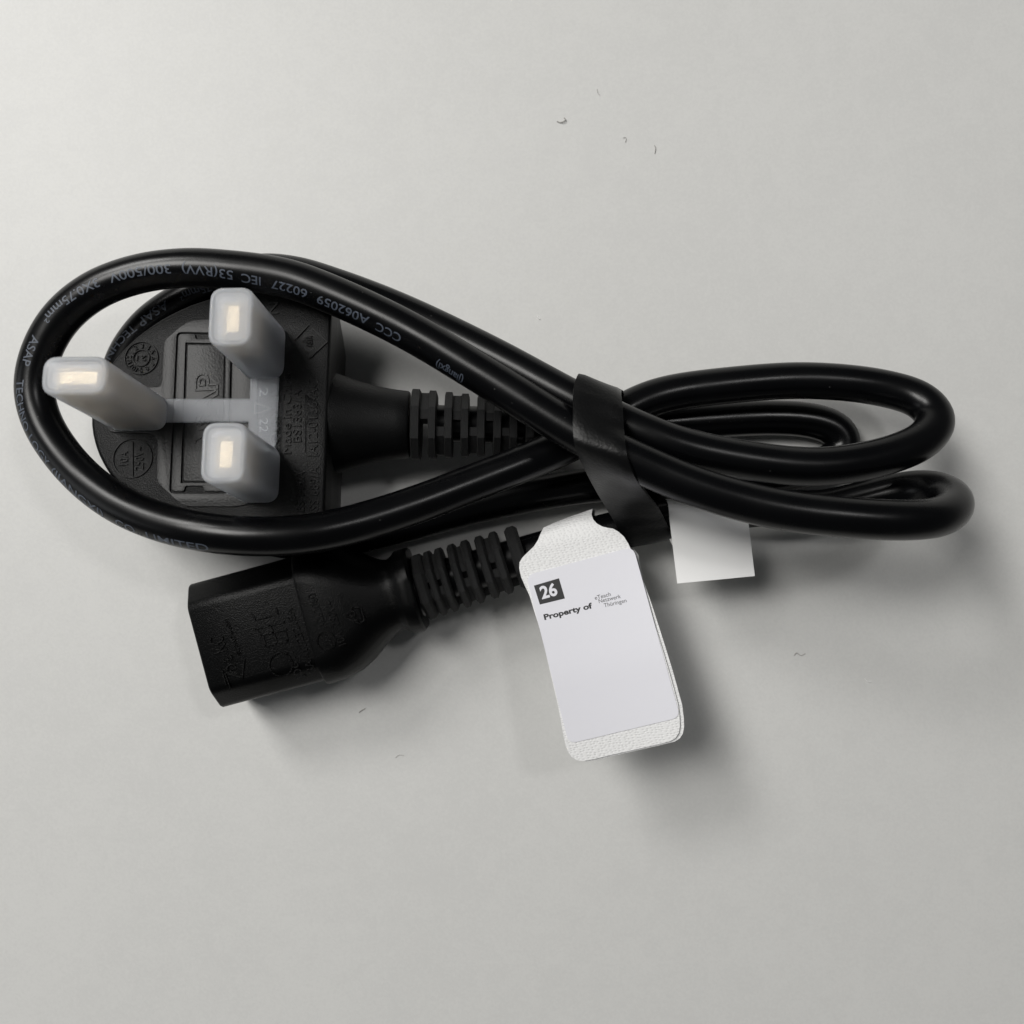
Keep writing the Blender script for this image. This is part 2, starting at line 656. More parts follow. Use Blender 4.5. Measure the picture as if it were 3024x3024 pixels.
kL0 = min(range(len(CABLE_PX)), key=lambda k: (CABLE_PX[k][0] - 348) ** 2 + (CABLE_PX[k][1] - 1170) ** 2)
kL1 = min(range(len(CABLE_PX)), key=lambda k: (CABLE_PX[k][0] - 870) ** 2 + (CABLE_PX[k][1] - 812) ** 2)
loL, hiL = idx_of(kL0), idx_of(kL1)
for s, a, b in [('3X0.75mm\u00b2', (700, 826), (541, 873)), ('ASAP', (508, 890), (424, 945)), ('TECHN', (405, 958), (321, 1053))]:
    cable_word(s, a, b, loL, hiL, True, 1.52, 0.008)

# ------------------------------------------------------------------ plug
ez = Vector((-0.05, 0.15, 1)).normalized()
ex = Vector((1, -math.tan(math.radians(0.5)), 0))
ex = (ex - ez * ex.dot(ez)).normalized()
ey = ez.cross(ex)
O_PLUG = P(774, 1220, 22.0)
MP = Matrix(((ex.x, ey.x, ez.x, O_PLUG.x), (ex.y, ey.y, ez.y, O_PLUG.y), (ex.z, ey.z, ez.z, O_PLUG.z), (0, 0, 0, 1)))


def pl(u, v, h=0.0):
    return to_local(MP, u, v, h)


half = [(-31.2, 0), (-30.7, 3.6), (-29.3, 7.4), (-27.0, 11.0), (-23.8, 14.4), (-19.6, 17.6), (-14.6, 20.2), (-9.0, 22.0), (-3.0, 23.3), (3.0, 24.0), (8.0, 24.3)]
outline = half + [(11.6, 24.3)] + [(11.6, -24.3)] + [(x, -y) for x, y in reversed(half[1:])]
outline = round_poly(outline, 1.6, 2)


def shrink(pts, s, cx=11.6, d=0.0):
    out = []
    for x, y in pts:
        X, Y = cx + (x - cx) * s, y * s
        L = math.hypot(X + 8, Y)
        out.append((X - (X + 8) / L * d, Y - Y / L * d))
    return out


rings = []
for z, s, d in [(-0.35, 1, 0.75), (-0.4, 1, 0.6), (-0.55, 1, 0.25), (-0.9, 1, 0.04), (-1.3, 1, 0), (-5.0, 1, 0.0), (-6.2, 0.985, 0.15), (-9.0, 0.88, 0.4), (-12.5, 0.78, 0.5), (-16.5, 0.70, 0.9), (-18.2, 0.66, 1.6), (-18.6, 0.60, 2.4)]:
    rings.append([(x, y, z) for x, y in shrink(outline, s, 11.6, d)])
rings.reverse()
v_, f_ = loft(rings)
plug = link('plug_body', mesh_of('plug_body', v_, f_, 50), M_plug, cord, scaled(MP))
plug['label'] = 'black three-pin mains plug body lying face up'

# smooth raised plateau round the fuse holder, outline read from the photo
plateau = [pl(u, v) for u, v in [(556, 944), (650, 942), (760, 946), (762, 1480), (700, 1496), (540, 1496), (462, 1424), (465, 1296), (448, 1280), (330, 1276), (316, 1268),
                                 (318, 1150), (474, 1142), (478, 1128), (484, 1006)]]
plateau_r = round_poly(plateau, [2.0, 1, 1, 1, 1, 1.5, 1.0, 1.2, 1.2, 0.6, 0.6, 0.6, 1.0, 0.8, 1.0], 3)
hole = [pl(u, v) for u, v in [(522, 981), (688, 984), (677, 1457), (500, 1457)]]
hole_r = round_poly(hole, 0.9, 3)
me = plate('face_panel', [plateau_r, hole_r], -0.6, 0.0, 0.07)
link('face_panel', me, M_plugsmooth, plug)


def inset(pts, d):
    c = Vector((sum(p[0] for p in pts) / len(pts), sum(p[1] for p in pts) / len(pts)))
    return [(p[0] - math.copysign(d, p[0] - c.x), p[1] - math.copysign(d, p[1] - c.y)) for p in pts]


fo = inset(hole, 0.30)
xs0, xs1 = fo[0][0], fo[1][0]
ytop, ybot = fo[0][1], fo[2][1]
# frame with a lever notch at each end
nx0, nx1 = pl(578, 980)[0], pl(632, 980)[0]
notched = [fo[0], (nx0, ytop), (nx0, ytop - 1.0), (nx1, ytop - 1.0), (nx1, ytop), fo[1], fo[2], (nx1 - 0.4, ybot), (nx1 - 0.4, ybot + 1.0), (nx0 - 0.4, ybot + 1.0), (nx0 - 0.4, ybot), fo[3]]
win = inset(hole, 1.9)
win[0] = (pl(548, 1012)[0], pl(548, 1012)[1]); win[3] = (pl(534, 1426)[0], pl(534, 1426)[1])
win[1] = (pl(668, 1014)[0], pl(668, 1014)[1]); win[2] = (pl(660, 1426)[0], pl(660, 1426)[1])
fuse = link('fuse_cover', plate('fuse_cover', [round_poly(notched, 0.7, 3), win], -0.75, 0.02, 0.08), M_plugsmooth, plug)
panel = inset(win, 0.36)
link('fuse_panel', plate('fuse_panel', [panel], -0.75, -0.12, 0.06), M_plugsmooth, plug)


def emboss(name, items, z0, z1, mat, parent, mapper, label=None):
    """items: (text, px start, px end, cap mm) raised lettering as one part"""
    bms = []
    for s, a, b, cap in items:
        bm, w, _ = text2d(s, 0.0)
        map_text(bm, w, mapper(*a), mapper(*b), cap)
        solid(bm, z0, z1)
        bms.append(bm)
    me = bm_mesh(name, merge(bms), 30)
    o = link(name, me, mat, parent)
    return o


def outline_text(name, s, a, b, cap, z0, z1, mat, parent, mapper, wid):
    """letters drawn as raised outlines"""
    bm, w, _ = text2d(s, 0.02)
    map_text(bm, w, mapper(*a), mapper(*b), cap)
    segs = [(e.verts[0].co.copy(), e.verts[1].co.copy()) for e in bm.edges if len(e.link_faces) == 1]
    bm.free()
    bms = [stroke_bm([(p.x, p.y), (q.x, q.y)], wid, z0, z1) for p, q in segs]
    return link(name, bm_mesh(name, merge(bms), 30), mat, parent)


# maker's word on the fuse cover, reads upwards
outline_text('raised_lettering', 'ASAP', (640, 1338), (640, 1102), 3.7, -0.14, 0.10, M_plugsmooth, plug, pl, 0.30)
FZ0, FZ1 = -0.45, -0.08
emboss('raised_lettering', [('Made in China', (858, 1338), (858, 1096), 1.45)], FZ0, FZ1, M_plug, plug, pl)
emboss('raised_lettering', [('BS1363/A', (888, 1304), (888, 1150), 1.5)], FZ0, FZ1, M_plug, plug, pl)
emboss('raised_lettering', [('A12-0136-AC', (936, 1340), (936, 1120), 1.65)], FZ0, FZ1, M_plug, plug, pl)
emboss('raised_lettering', [('BS 145/A', (898, 1510), (898, 1390), 1.5)], FZ0, FZ1, M_plug, plug, pl)
emboss('raised_lettering', [('SS 689/A', (940, 1506), (940, 1376), 1.6)], FZ0, FZ1, M_plug, plug, pl)
emboss('raised_lettering', [('CN30 720', (822, 1310), (822, 1150), 1.4)], FZ0, FZ1, M_plug, plug, pl)
emboss('raised_lettering', [('10A', (376, 1372), (376, 1332), 1.5), ('250V~', (422, 1386), (422, 1316), 1.55)], FZ0, FZ1, M_plug, plug, pl)
emboss('raised_lettering', [('N', (822, 925), (822, 890), 1.9)], FZ0, FZ1, M_plug, plug, pl)
# lines and frames
bms = [stroke_bm([pl(900, 1175), pl(900, 1336), pl(906, 1344), pl(940, 1344)], 0.17, FZ0, FZ1),
       stroke_bm([pl(912, 957), pl(966, 1008), pl(914, 1056), pl(868, 1004)], 0.2, FZ0, FZ1, True),
       stroke_bm([pl(390, 1304), pl(390, 1408)], 0.17, FZ0, FZ1)]
cx, cy = pl(390, 1352)
bms.append(stroke_bm([(cx + 3.5 * math.cos(a * math.pi / 18), cy + 3.5 * math.sin(a * math.pi / 18)) for a in range(36)], 0.17, FZ0, FZ1, True))
cx, cy = pl(416, 1056)
for r in (3.0, 1.5):
    bms.append(stroke_bm([(cx + r * math.cos(a * math.pi / 18), cy + r * math.sin(a * math.pi / 18)) for a in range(36)], 0.16, FZ0, FZ1, True))
for b_ in bms:
    link('raised_outline', bm_mesh('raised_outline', b_, 30), M_plug, plug)
# date clock digits round the dial
bms = []
for k in range(12):
    a = math.radians(150 - 30 * k)
    bm, w, _ = text2d(str(k + 1))
    c = Vector((cx + 2.25 * math.cos(a), cy + 2.25 * math.sin(a)))
    tdir = Vector((math.sin(a), -math.cos(a)))
    up = Vector((math.cos(a), math.sin(a)))
    for v in bm.verts:
        q = c + tdir * ((v.co.x - w / 2) * 0.85) + up * ((v.co.y - 0.5) * 0.85)
        v.co.x, v.co.y = q.x, q.y
    solid(bm, FZ0, FZ1)
    bms.append(bm)
bm, w, _ = text2d('21')
map_text(bm, w, (cx + 0.9, cy + 0.45), (cx - 0.9, cy + 0.45), 0.9)
solid(bm, FZ0, FZ1)
bms.append(bm)
link('date_dial', bm_mesh('date_dial', merge(bms), 30), M_plug, plug)
# approval diamond lettering
emboss('raised_lettering', [('ASTA', (922, 1022), (922, 990), 1.2), ('A', (904, 1010), (904, 998), 0.8)], FZ0, FZ1, M_plug, plug, pl)

# pins
PINS = [('N', 0.0, 11.1, 4.0, 6.35, 17.7), ('L', 0.0, -11.1, 4.0, 6.35, 17.7), ('E', -22.2, 0.0, 8.0, 4.0, 22.7)]


def pin_mesh(w, d, L):
    rings = []
    for z, ww, dd in [(-2, w, d), (L - 1.0, w, d), (L - 0.2, w - 1.7, d - 1.7), (L, w - 2.05, d - 2.05)]:
        rings.append([(x, y, z) for x, y in rrect(ww, dd, 0.3, 3)])
    v, f = loft(rings)
    return mesh_of('pin', v, f, 25)


for nm, x, y, w, d, L in PINS:
    o = link('pin', pin_mesh(w, d, L), M_brass, plug, Matrix.Translation(Vector((x, y, 0)) * MM))
    o['label'] = 'brass plug pin inside its frosted cover'
    if nm != 'E':
        rr = [[(px, py, z) for px, py in rrect(w + 0.16, d + 0.16, 0.35, 3)] for z in (-1.5, 9.0)]
        v, f = loft(rr)
        link('pin_sleeve', mesh_of('pin_sleeve', v, f, 30), M_plugsmooth, plug, Matrix.Translation(Vector((x, y, 0)) * MM))


# ------------------------------------------------------------------ strain reliefs
def axis_frame(a, b):
    x = (b - a).normalized()
    z = Vector((0, 0, 1))
    z = (z - x * z.dot(x)).normalized()
    y = z.cross(x)
    return Matrix(((x.x, y.x, z.x, a.x), (x.y, y.y, z.y, a.y), (x.z, y.z, z.z, a.z), (0, 0, 0, 1)))


def octagon(r, flat=0.40):
    f = r * flat
    return [(f, r), (r, f), (r, -f), (f, -r), (-f, -r), (-r, -f), (-r, f), (-f, r)]


def prism_x(pts, xs, scales):
    rings = [[(x, p[0] * s, p[1] * s) for p in pts] for x, s in zip(xs, scales)]
    return loft(rings)


def unit_rib(c):
    v, f = prism_x(octagon(1.0, 0.46), (-0.5, -0.5 + c, 0.5 - c, 0.5), (0.90, 1.0, 1.0, 0.90))
    me = bpy.data.meshes.new('rib')
    me.from_pydata(v, [], f)
    return me


def unit_bridge():
    pts = [(0.12, 1.0), (0.42, 1.0), (1.0, 0.42), (1.0, -0.42), (0.42, -1.0), (0.12, -1.0)]
    v, f = prism_x(pts, (-0.5, 0.5), (1, 1))
    me = bpy.data.meshes.new('bridge')
    me.from_pydata(v, [], f)
    return me


def TRS(x, sx, sr, flip=1):
    return Matrix.Translation((x * MM, 0, 0)) @ Matrix.Diagonal((sx * MM, sr * MM * flip, sr * MM, 1))


# plug neck and ribbed boot
S0, E0 = P(972, 1250, 12.8), P(1590, 1262, 11.6)
MB = axis_frame(S0, E0)
rings = []
for x, ry, rz in [(-3, 9.9, 9.6), (0.4, 9.7, 9.4), (2.5, 8.9, 8.8), (5.5, 7.9, 8.0), (9, 7.0, 7.2), (12.5, 6.45, 6.6), (14.6, 6.25, 6.3), (14.9, 6.0, 6.0)]:
    rings.append([(x, ry * math.cos(a * math.pi / 20), rz * math.sin(a * math.pi / 20)) for a in range(40)])
v_, f_ = loft(rings)
boot = link('strain_relief', mesh_of('strain_relief', v_, f_, 40), M_plug, cord, scaled(MB))
boot['label'] = 'tapered black neck with slotted ribs behind the plug'
rib_me, bridge_me = unit_rib(0.12), unit_bridge()
rib_me.materials.append(M_rib)
bridge_me.materials.append(M_rib)
xx = 15.3
for k in range(8):
    r = 6.35 - 0.21 * k
    wd = 1.75 if k == 0 else 1.55
    o = link('rib', rib_me, None, boot, TRS(xx + wd / 2, wd, r))
    xx += wd
    if k < 7:
        o = link('rib_bridge', bridge_me, None, boot, TRS(xx + 0.72, 1.5, r * 0.90, 1 if k % 2 == 0 else -1))
        xx += 1.42

# ------------------------------------------------------------------ appliance connector
FC = Vector((-55.9, -24.6, 9.6))
ang = math.radians(15.0)
MCN = axis_frame(FC, FC + Vector((math.cos(ang), math.sin(ang), 0)))


def cn(u, v, h=7.9):
    return to_local(MCN, u, v, h)


def sect(x, a, b, c, r):
    """chamfered section: half width a, half height b, top chamfer c, corner rounding r"""
    pts = [(a, b - c), (a - c, b), (-a + c, b), (-a, b - c), (-a, -b), (a, -b)]
    q = round_poly(pts, r, 4)
    return [(x, p[0], p[1]) for p in q]


rings = []
for x, a, b, c, r in [(-0.95, 11.3, 7.4, 3.6, 0.9), (-0.80, 11.6, 7.7, 3.7, 1.0), (-0.5, 11.78, 7.87, 3.7, 1.1), (10, 11.8, 7.9, 3.7, 1.2), (19.0, 11.85, 7.9, 3.7, 1.2),
                      (19.15, 12.5, 8.45, 3.8, 1.8), (19.5, 12.75, 8.6, 3.9, 2.0), (23, 12.7, 8.7, 4.2, 3.0), (26, 12.0, 8.6, 4.8, 3.5), (28.5, 10.7, 8.3, 5.0, 4.0), (31.0, 8.8, 7.6, 4.4, 4.0),
                      (33.0, 7.4, 7.0, 3.7, 3.6), (34.6, 6.7, 6.7, 3.3, 3.4), (35.6, 6.8, 6.8, 3.3, 3.4), (36.6, 7.5, 7.2, 3.5, 3.5), (37.0, 7.9, 7.4, 3.6, 3.5), (38.9, 8.0, 7.5, 3.6, 3.5), (39.4, 7.6, 7.1, 3.4, 3.3), (39.5, 6, 6, 3, 3)]:
    rings.append(sect(x, a, b, c, r))
v_, f_ = loft(rings)
conn = link('connector_body', mesh_of('connector_body', v_, f_, 42), M_conn, cord, scaled(MCN))
conn['label'] = 'black appliance connector with chamfered block and round shoulders'
for y, z in ((-7.0, -1.8), (7.0, -1.8), (0, 2.2)):
    v_ = [(-1.01, y + dy, z + dz) for dy, dz in ((-1.0, -3.2), (1.0, -3.2), (1.0, 3.2), (-1.0, 3.2))] + [(0.6, y + dy, z + dz) for dy, dz in ((-1.0, -3.2), (1.0, -3.2), (1.0, 3.2), (-1.0, 3.2))]
    link('socket_slot', mesh_of('socket_slot', v_, [(3, 2, 1, 0), (0, 1, 5, 4), (1, 2, 6, 5), (2, 3, 7, 6), (3, 0, 4, 7)], 0), M_slot, conn)
CZ0, CZ1 = 7.6, 8.14


def cnx(u, v):
    return cn(u, v, 7.9)


emboss('raised_lettering', [('KC', (672, 1918), (655, 1872), 2.6)], CZ0, CZ1, M_conn, conn, cnx)
emboss('raised_lettering', [('SU06034-8001', (712, 1930), (672, 1826), 0.75)], CZ0, CZ1, M_conn, conn, cnx)
emboss('raised_lettering', [('D E', (700, 1972), (683, 1934), 1.8)], CZ0, CZ1, M_conn, conn, cnx)
emboss('raised_lettering', [('J0617', (898, 2002), (862, 1912), 1.35)], CZ0, CZ1, M_conn, conn, cnx)
# squared eurasian conformity letters built from bars
bars = []
def bar(p, q, w=0.32):
    bars.append(stroke_bm([cnx(*p), cnx(*q)], w, CZ0, CZ1))


bar((785, 1907), (850, 1891)); bar((785, 1907), (776, 1878)); bar((818, 1899), (810, 1872)); bar((850, 1891), (843, 1866))
bar((772, 1876), (846, 1858)); bar((755, 1857), (838, 1836)); bar((772, 1876), (755, 1857)); bar((808, 1868), (796, 1847))
bar((755, 1829), (820, 1813)); bar((755, 1829), (742, 1812)); bar((820, 1813), (815, 1795))
for b_ in bars:
    link('raised_outline', bm_mesh('raised_outline', b_, 30), M_conn, conn)
bars = [stroke_bm([(cnx(830, 1962)[0] + 2.1 * math.cos(a * math.pi / 16), cnx(830, 1962)[1] + 2.1 * math.sin(a * math.pi / 16)) for a in range(32)], 0.2, CZ0, CZ1, True)]
bars.append(stroke_bm([cnx(668, 2022), cnx(655, 1975), cnx(705, 1990)], 0.22, CZ0, CZ1, False))
bars.append(stroke_bm([cnx(680, 2030), cnx(664, 1985), cnx(716, 2002), cnx(722, 1945)], 0.22, CZ0, CZ1, False))
for b_ in bars:
    link('raised_outline', bm_mesh('raised_outline', b_, 30), M_conn, conn)
emboss('raised_lettering', [('SAA172321EA', (932, 1980), (862, 1794), 1.35)], CZ0, CZ1, M_conn, conn, cnx)


def cnr(u, v):
    return cn(u, v, 8.6)


emboss('raised_lettering', [('A062060', (966, 1852), (930, 1750), 1.4)], 8.3, 8.90, M_conn, conn, cnr)
emboss('raised_lettering', [('10A  250V~', (1022, 1902), (980, 1772), 1.4)], 8.3, 8.90, M_conn, conn, cnr)
bars = []
ccx, ccy = cnr(964, 1892)
bars.append(stroke_bm([(ccx + 1.65 * math.cos(a * math.pi / 16), ccy + 1.65 * math.sin(a * math.pi / 16)) for a in range(32)], 0.2, 8.3, 8.90, True))
for k, (dx) in enumerate((-0.7, 0.0, 0.7)):
    bars.append(stroke_bm([(ccx - 0.8, ccy + dx + 0.35), (ccx - 0.2, ccy + dx - 0.1), (ccx + 0.3, ccy + dx + 0.2), (ccx + 0.8, ccy + dx - 0.3)], 0.2, 8.3, 8.9))
bars.append(stroke_bm([cnr(1020, 1824), cnr(1042, 1792), cnr(1066, 1794), cnr(1076, 1830), cnr(1064, 1842)], 0.2, 8.3, 8.9, True))
for b_ in bars:
    link('raised_outline', bm_mesh('raised_outline', b_, 30), M_conn, conn)
emboss('raised_lettering', [('10', (1058, 1832), (1044, 1800), 1.0)], 8.3, 8.9, M_conn, conn, cnr)

# boot of the connector
S1 = MCN @ Vector((39.2, 0, 0))
E1 = P(1552, 1638, 9.6)
MB2 = axis_frame(S1, E1)
LB = (E1 - S1).length
core = [[(x, r * math.cos(a * math.pi / 12), r * math.sin(a * math.pi / 12)) for a in range(24)] for x, r in ((-1.5, 5.6), (0.5, 5.4), (0.7, 4.0), (LB - 1.2, 3.6))]
v_, f_ = loft(core)
boot2 = link('strain_relief', mesh_of('strain_relief', v_, f_, 40), M_cable, cord, scaled(MB2))
boot2['label'] = 'black ribbed boot behind the appliance connector'
rib2_me = unit_rib(0.26)
rib2_me.materials.append(M_rib)
xx = 0.6
pitch = [2.55, 2.2, 2.45, 2.55, 2.8, 2.7, 3.1]
wid = [2.2, 1.5, 1.5, 1.6, 1.7, 1.7, 1.8, 2.5]
for k in range(8):
    r = 6.15 - 0.03 * k
    link('rib', rib2_me, None, boot2, TRS(xx + wid[k] / 2, wid[k], r))
    if k < 7 and k not in (2, 4, 6):
        link('rib_bridge', bridge_me, None, boot2, TRS(xx + wid[k] + 0.4, 1.4, r * 0.86, 1))
        link('rib_bridge', bridge_me, None, boot2, TRS(xx + wid[k] + 0.4, 1.4, r * 0.86, -1))
    elif k < 7:
        link('rib_bridge', bridge_me, None, boot2, Matrix.Translation(((xx + wid[k] + 0.5) * MM, 0, -1.6 * MM)) @ Matrix.Diagonal((1.4 * MM, -r * 0.86 * MM, r * 0.6 * MM, 1)))
    if k < 7:
        xx += pitch[k]

# ------------------------------------------------------------------ frosted pin cover
cover = bpy.data.objects.new('pin_cover', None)
COL.objects.link(cover)
cover.empty_display_size = 0.01
cover.matrix_world = scaled(MP)
cover['label'] = 'frosted translucent plastic cover with three caps over the plug pins'
cover['category'] = 'pin cover'


def cap_mesh(w, d, L, wall=0.85, end=1.0):
    rad = 2.3
    prof = [(0.25, 0.0), (0.35, 0.06), (0.6, 0.10), (L * 0.5, 0.02), (L - 0.55, 0.0), (L - 0.28, -0.05), (L - 0.08, -0.18), (L, -0.40), (L, -0.62), (L - 0.10, -0.78), (L - 0.12, -1.0), (L - 0.12, -1.3)]
    outer = [[(x, y, z) for x, y in rrect(w + 2 * g, d + 2 * g, max(rad + g, 0.5), 6)] for z, g in prof]
    inn = []
    for z, g in [(L - end - 0.03, -wall - 0.9), (L - end - 0.1, -wall - 0.5), (L - end - 0.6, -wall), (0.25, -wall)]:
        inn.append([(x, y, z) for x, y in rrect(w + 2 * g, d + 2 * g, max(rad + g, 0.4), 6)])
    n = len(outer[0])
    V, Fc = loft(outer, False, True)
    V2, F2 = loft(inn, True, False)
    off = len(V)
    Fc += [tuple(off + i for i in f) for f in F2]
    last = off + (len(inn) - 1) * n
    for k in range(n):
        k2 = (k + 1) % n
        Fc.append((last + k, last + k2, k2, k))
    bm = bmesh.new()
    vs = [bm.verts.new(p) for p in V + V2]
    for f in Fc:
        try:
            bm.faces.new([vs[i] for i in f])
        except ValueError:
            pass
    return bm_mesh('cap', bm, 50)


cap_ln = cap_mesh(7.2, 9.8, 19.0)
cap_ln.materials.append(M_frost)
for y in (11.1, -11.1):
    link('cap', cap_ln, None, cover, Matrix.Translation(Vector((0, y, 0)) * MM))
cap_e = cap_mesh(10.4, 6.2, 24.2)
o = link('cap', cap_e, M_frost, cover, Matrix.Translation(Vector((-22.2, 0, 0)) * MM))
o['label'] = 'longest frosted cap, over the earth pin'
b0, b1 = pl(497, 1178, 1), pl(760, 1245, 1)
s0, s1 = pl(740, 1112, 1), pl(812, 1330, 1)
tee = [(s0[0], 6.4), (s1[0], 6.4), (s1[0], -6.4), (s0[0], -6.4), (s0[0], b1[1]), (-17.3, b1[1]), (-17.3, b0[1]), (s0[0], b0[1])]
link('connecting_web', plate('connecting_web', [tee], 0.15, 1.15, 0.12), M_web, cover)
emboss('raised_lettering', [('2', (766, 1146), (766, 1170), 1.5), ('22', (766, 1236), (766, 1276), 1.5)], 1.10, 1.20, M_web, cover, lambda u, v: pl(u, v, 1.15))
link('raised_outline', bm_mesh('raised_outline', stroke_bm([pl(752, 1190, 1.15), pl(752, 1222, 1.15), pl(800, 1206, 1.15)], 0.12, 1.10, 1.19, True), 30), M_web, cover)


# ------------------------------------------------------------------ black strap round the bundle
def strap_mesh(sections, thick):
    L = catmull_closed([P(*a) for a, b in sections])
    Rr = catmull_closed([P(*b) for a, b in sections])
    n = len(L)
    nw = 8
    rings = []
    cen = [(L[i] + Rr[i]) * 0.5 for i in range(n)]
    for i in range(n):
        t = (cen[(i + 1) % n] - cen[i - 1]).normalized()
        w = (Rr[i] - L[i])
        nn = w.cross(t).normalized()
        top = []
        bot = []
        for k in range(nw + 1):
            f = k / nw
            p = L[i].lerp(Rr[i], f)
            th = thick * (0.5 if k in (0, nw) else 1.0)
            top.append(p + nn * th * 0.5)
            bot.append(p - nn * th * 0.5)
        rings.append(top + bot[::-1])
    return loft(rings, closed_path=True)


def catmull_closed(pts, per=10):
    n = len(pts)
    out = []
    for i in range(n):
        p0, p1, p2, p3 = pts[i - 1], pts[i], pts[(i + 1) % n], pts[(i + 2) % n]
        for k in range(per):
            t = k / per
            out.append(0.5 * ((2 * p1) + (p2 - p0) * t + (2 * p0 - 5 * p1 + 4 * p2 - p3) * t * t + (3 * p1 - p0 - 3 * p2 + p3) * t ** 3))
    return out


STRAP = [((1707, 1107, 27.0), (1833, 1164, 27.0)), ((1694, 1145, 30.4), (1838, 1205, 31.0)), ((1692, 1210, 32.6), (1842, 1270, 32.6)), ((1692, 1272, 33.7), (1847, 1315, 34.9)),
         ((1699, 1316, 33.4), (1857, 1362, 35.3)), ((1722, 1372, 29.5), (1883, 1418, 33.0)), ((1757, 1440, 22.5), (1916, 1465, 26.0)), ((1797, 1510, 16.5), (1946, 1503, 18.0)), ((1826, 1562, 14.2), (1968, 1545, 14.2)),
         ((1846, 1606, 11.2), (1984, 1584, 11.2)), ((1850, 1606, 7.0), (1984, 1580, 7.0)), ((1830, 1550, 1.2), (1970, 1530, 1.2)), ((1780, 1400, 0.9), (1930, 1390, 0.9)), ((1740, 1240, 1.0), (1880, 1240, 1.0)),
         ((1722, 1165, 7.0), (1846, 1172, 7.0)), ((1716, 1128, 17.0), (1838, 1156, 18.0))]
v_, f_ = strap_mesh(STRAP, 0.9)
strap = link('cable_strap', mesh_of('cable_strap', v_, f_, 60), M_strap)
strap['label'] = 'black rubber strap wrapped round the crossing strands of the coiled cord'
strap['category'] = 'strap'


# ------------------------------------------------------------------ white property tag
tag = bpy.data.objects.new('property_tag', None)
COL.objects.link(tag)
tag.empty_display_size = 0.01
tag.location = P(1690, 1597, 0) * MM
tag['label'] = 'white fabric tag with number sticker looped over the connector cable'
tag['category'] = 'tag'
TAGINV = Matrix.Translation(-tag.location)
T0 = Vector((1677, 1528))
TD = Vector((0.240, 0.971)).normalized()


def interp(tab, t):
    if t <= tab[0][0]:
        return tab[0][1]
    for (a, za), (b, zb) in zip(tab, tab[1:]):
        if t <= b:
            f = (t - a) / (b - a)
            f = f * f * (3 - 2 * f) if b - a < 100 else f
            return za + (zb - za) * f
    return tab[-1][1]


ZF = [(-30, 8.5), (0, 10.6), (12, 12.6), (30, 14.2), (60, 15.0), (110, 15.4), (230, 16.6), (450, 18.9), (720, 20.6)]
ZB = [(-30, 8.5), (0, 9.6), (12, 7.6), (30, 6.0), (60, 5.0), (95, 5.6), (170, 12.8), (250, 16.2), (450, 18.45), (720, 20.2)]


def tag_t(u, v):
    return (Vector((u, v)) - T0).dot(TD)


def tag_z(u, v, tab=None):
    w = (Vector((u, v)) - T0).dot(Vector((TD.y, -TD.x)))
    return interp(tab or ZF, tag_t(u, v)) + 0.0000045 * w * w * min(1.0, max(0.0, tag_t(u, v) / 300)) * 4


def sheet(name, outline_px, zfun, thick, mat, parent, dz=0.0, cuts=None):
    """flat px outline -> bent sheet of real thickness"""
    bm = bmesh.new()
    bm.faces.new([bm.verts.new((u, v, 0)) for u, v in outline_px])
    for t in (cuts or [5, 12, 20, 30, 42, 60, 80, 110, 150, 200, 250, 300, 350, 400, 450, 500, 550, 600, 650]):
        c = T0 + TD * t
        bmesh.ops.bisect_plane(bm, geom=bm.verts[:] + bm.edges[:] + bm.faces[:], plane_co=(c.x, c.y, 0), plane_no=(TD.x, TD.y, 0))
    for k in range(-4, 5):
        c = T0 + TD * 350 + Vector((TD.y, -TD.x)) * (k * 38)
        bmesh.ops.bisect_plane(bm, geom=bm.verts[:] + bm.edges[:] + bm.faces[:], plane_co=(c.x, c.y, 0), plane_no=(TD.y, -TD.x, 0))
    for v in bm.verts:
        u_, v_ = v.co.x, v.co.y
        v.co = P(u_, v_, zfun(u_, v_) + dz)
    bmesh.ops.recalc_face_normals(bm, faces=bm.faces)
    if sum(f.normal.z for f in bm.faces) < 0:
        bmesh.ops.reverse_faces(bm, faces=bm.faces)
    if thick:
        r = bmesh.ops.extrude_face_region(bm, geom=bm.faces[:])
        for e in r['geom']:
            if isinstance(e, bmesh.types.BMVert):
                e.co.z += thick
    me = bm_mesh(name, bm, 50)
    o = link(name, me, mat, parent)
    if parent is not None:
        o.matrix_parent_inverse = TAGINV
    return o


def c14(x, y):
    return (1400 + x * 0.4658, 1450 + y * 0.4658)


FAB = [(440, 232), (520, 196), (600, 165), (680, 138), (750, 113), (744, 150), (756, 182), (778, 206), (810, 224), (845, 233), (880, 238), (915, 258), (950, 290), (978, 335), (990, 362), (1020, 400), (1050, 560),
       (1095, 690), (1140, 830), (1190, 990), (1232, 1130), (1268, 1260), (1292, 1350), (1302, 1430), (1304, 1490), (1296, 1534), (1275, 1566), (1240, 1586), (1150, 1608), (1000, 1642), (860, 1674), (760, 1698),
       (690, 1710), (650, 1704), (618, 1684), (594, 1650), (580, 1610), (566, 1550), (545, 1430), (520, 1310), (490, 1180), (462, 1060), (440, 960), (415, 870), (390, 790), (352, 665), (322, 600),
       (298, 545), (286, 490), (288, 452), (304, 424), (340, 388), (380, 350), (405, 310), (420, 272)]
fab_px = [c14(*q) for q in FAB]
sheet('fabric_front', fab_px, tag_z, 0.22, M_fabric, tag)
back_px = [(u + 9 + 0.006 * max(0, v - 1600), v + 1) for u, v in fab_px]
sheet('fabric_back', back_px, lambda u, v: tag_z(u, v, ZB), 0.22, M_fabric, tag)
STK = [c14(*q) for q in [(330, 534), (1008, 353), (1307, 1434), (600, 1602)]]
stk_px = round_poly(STK, 26, 6)
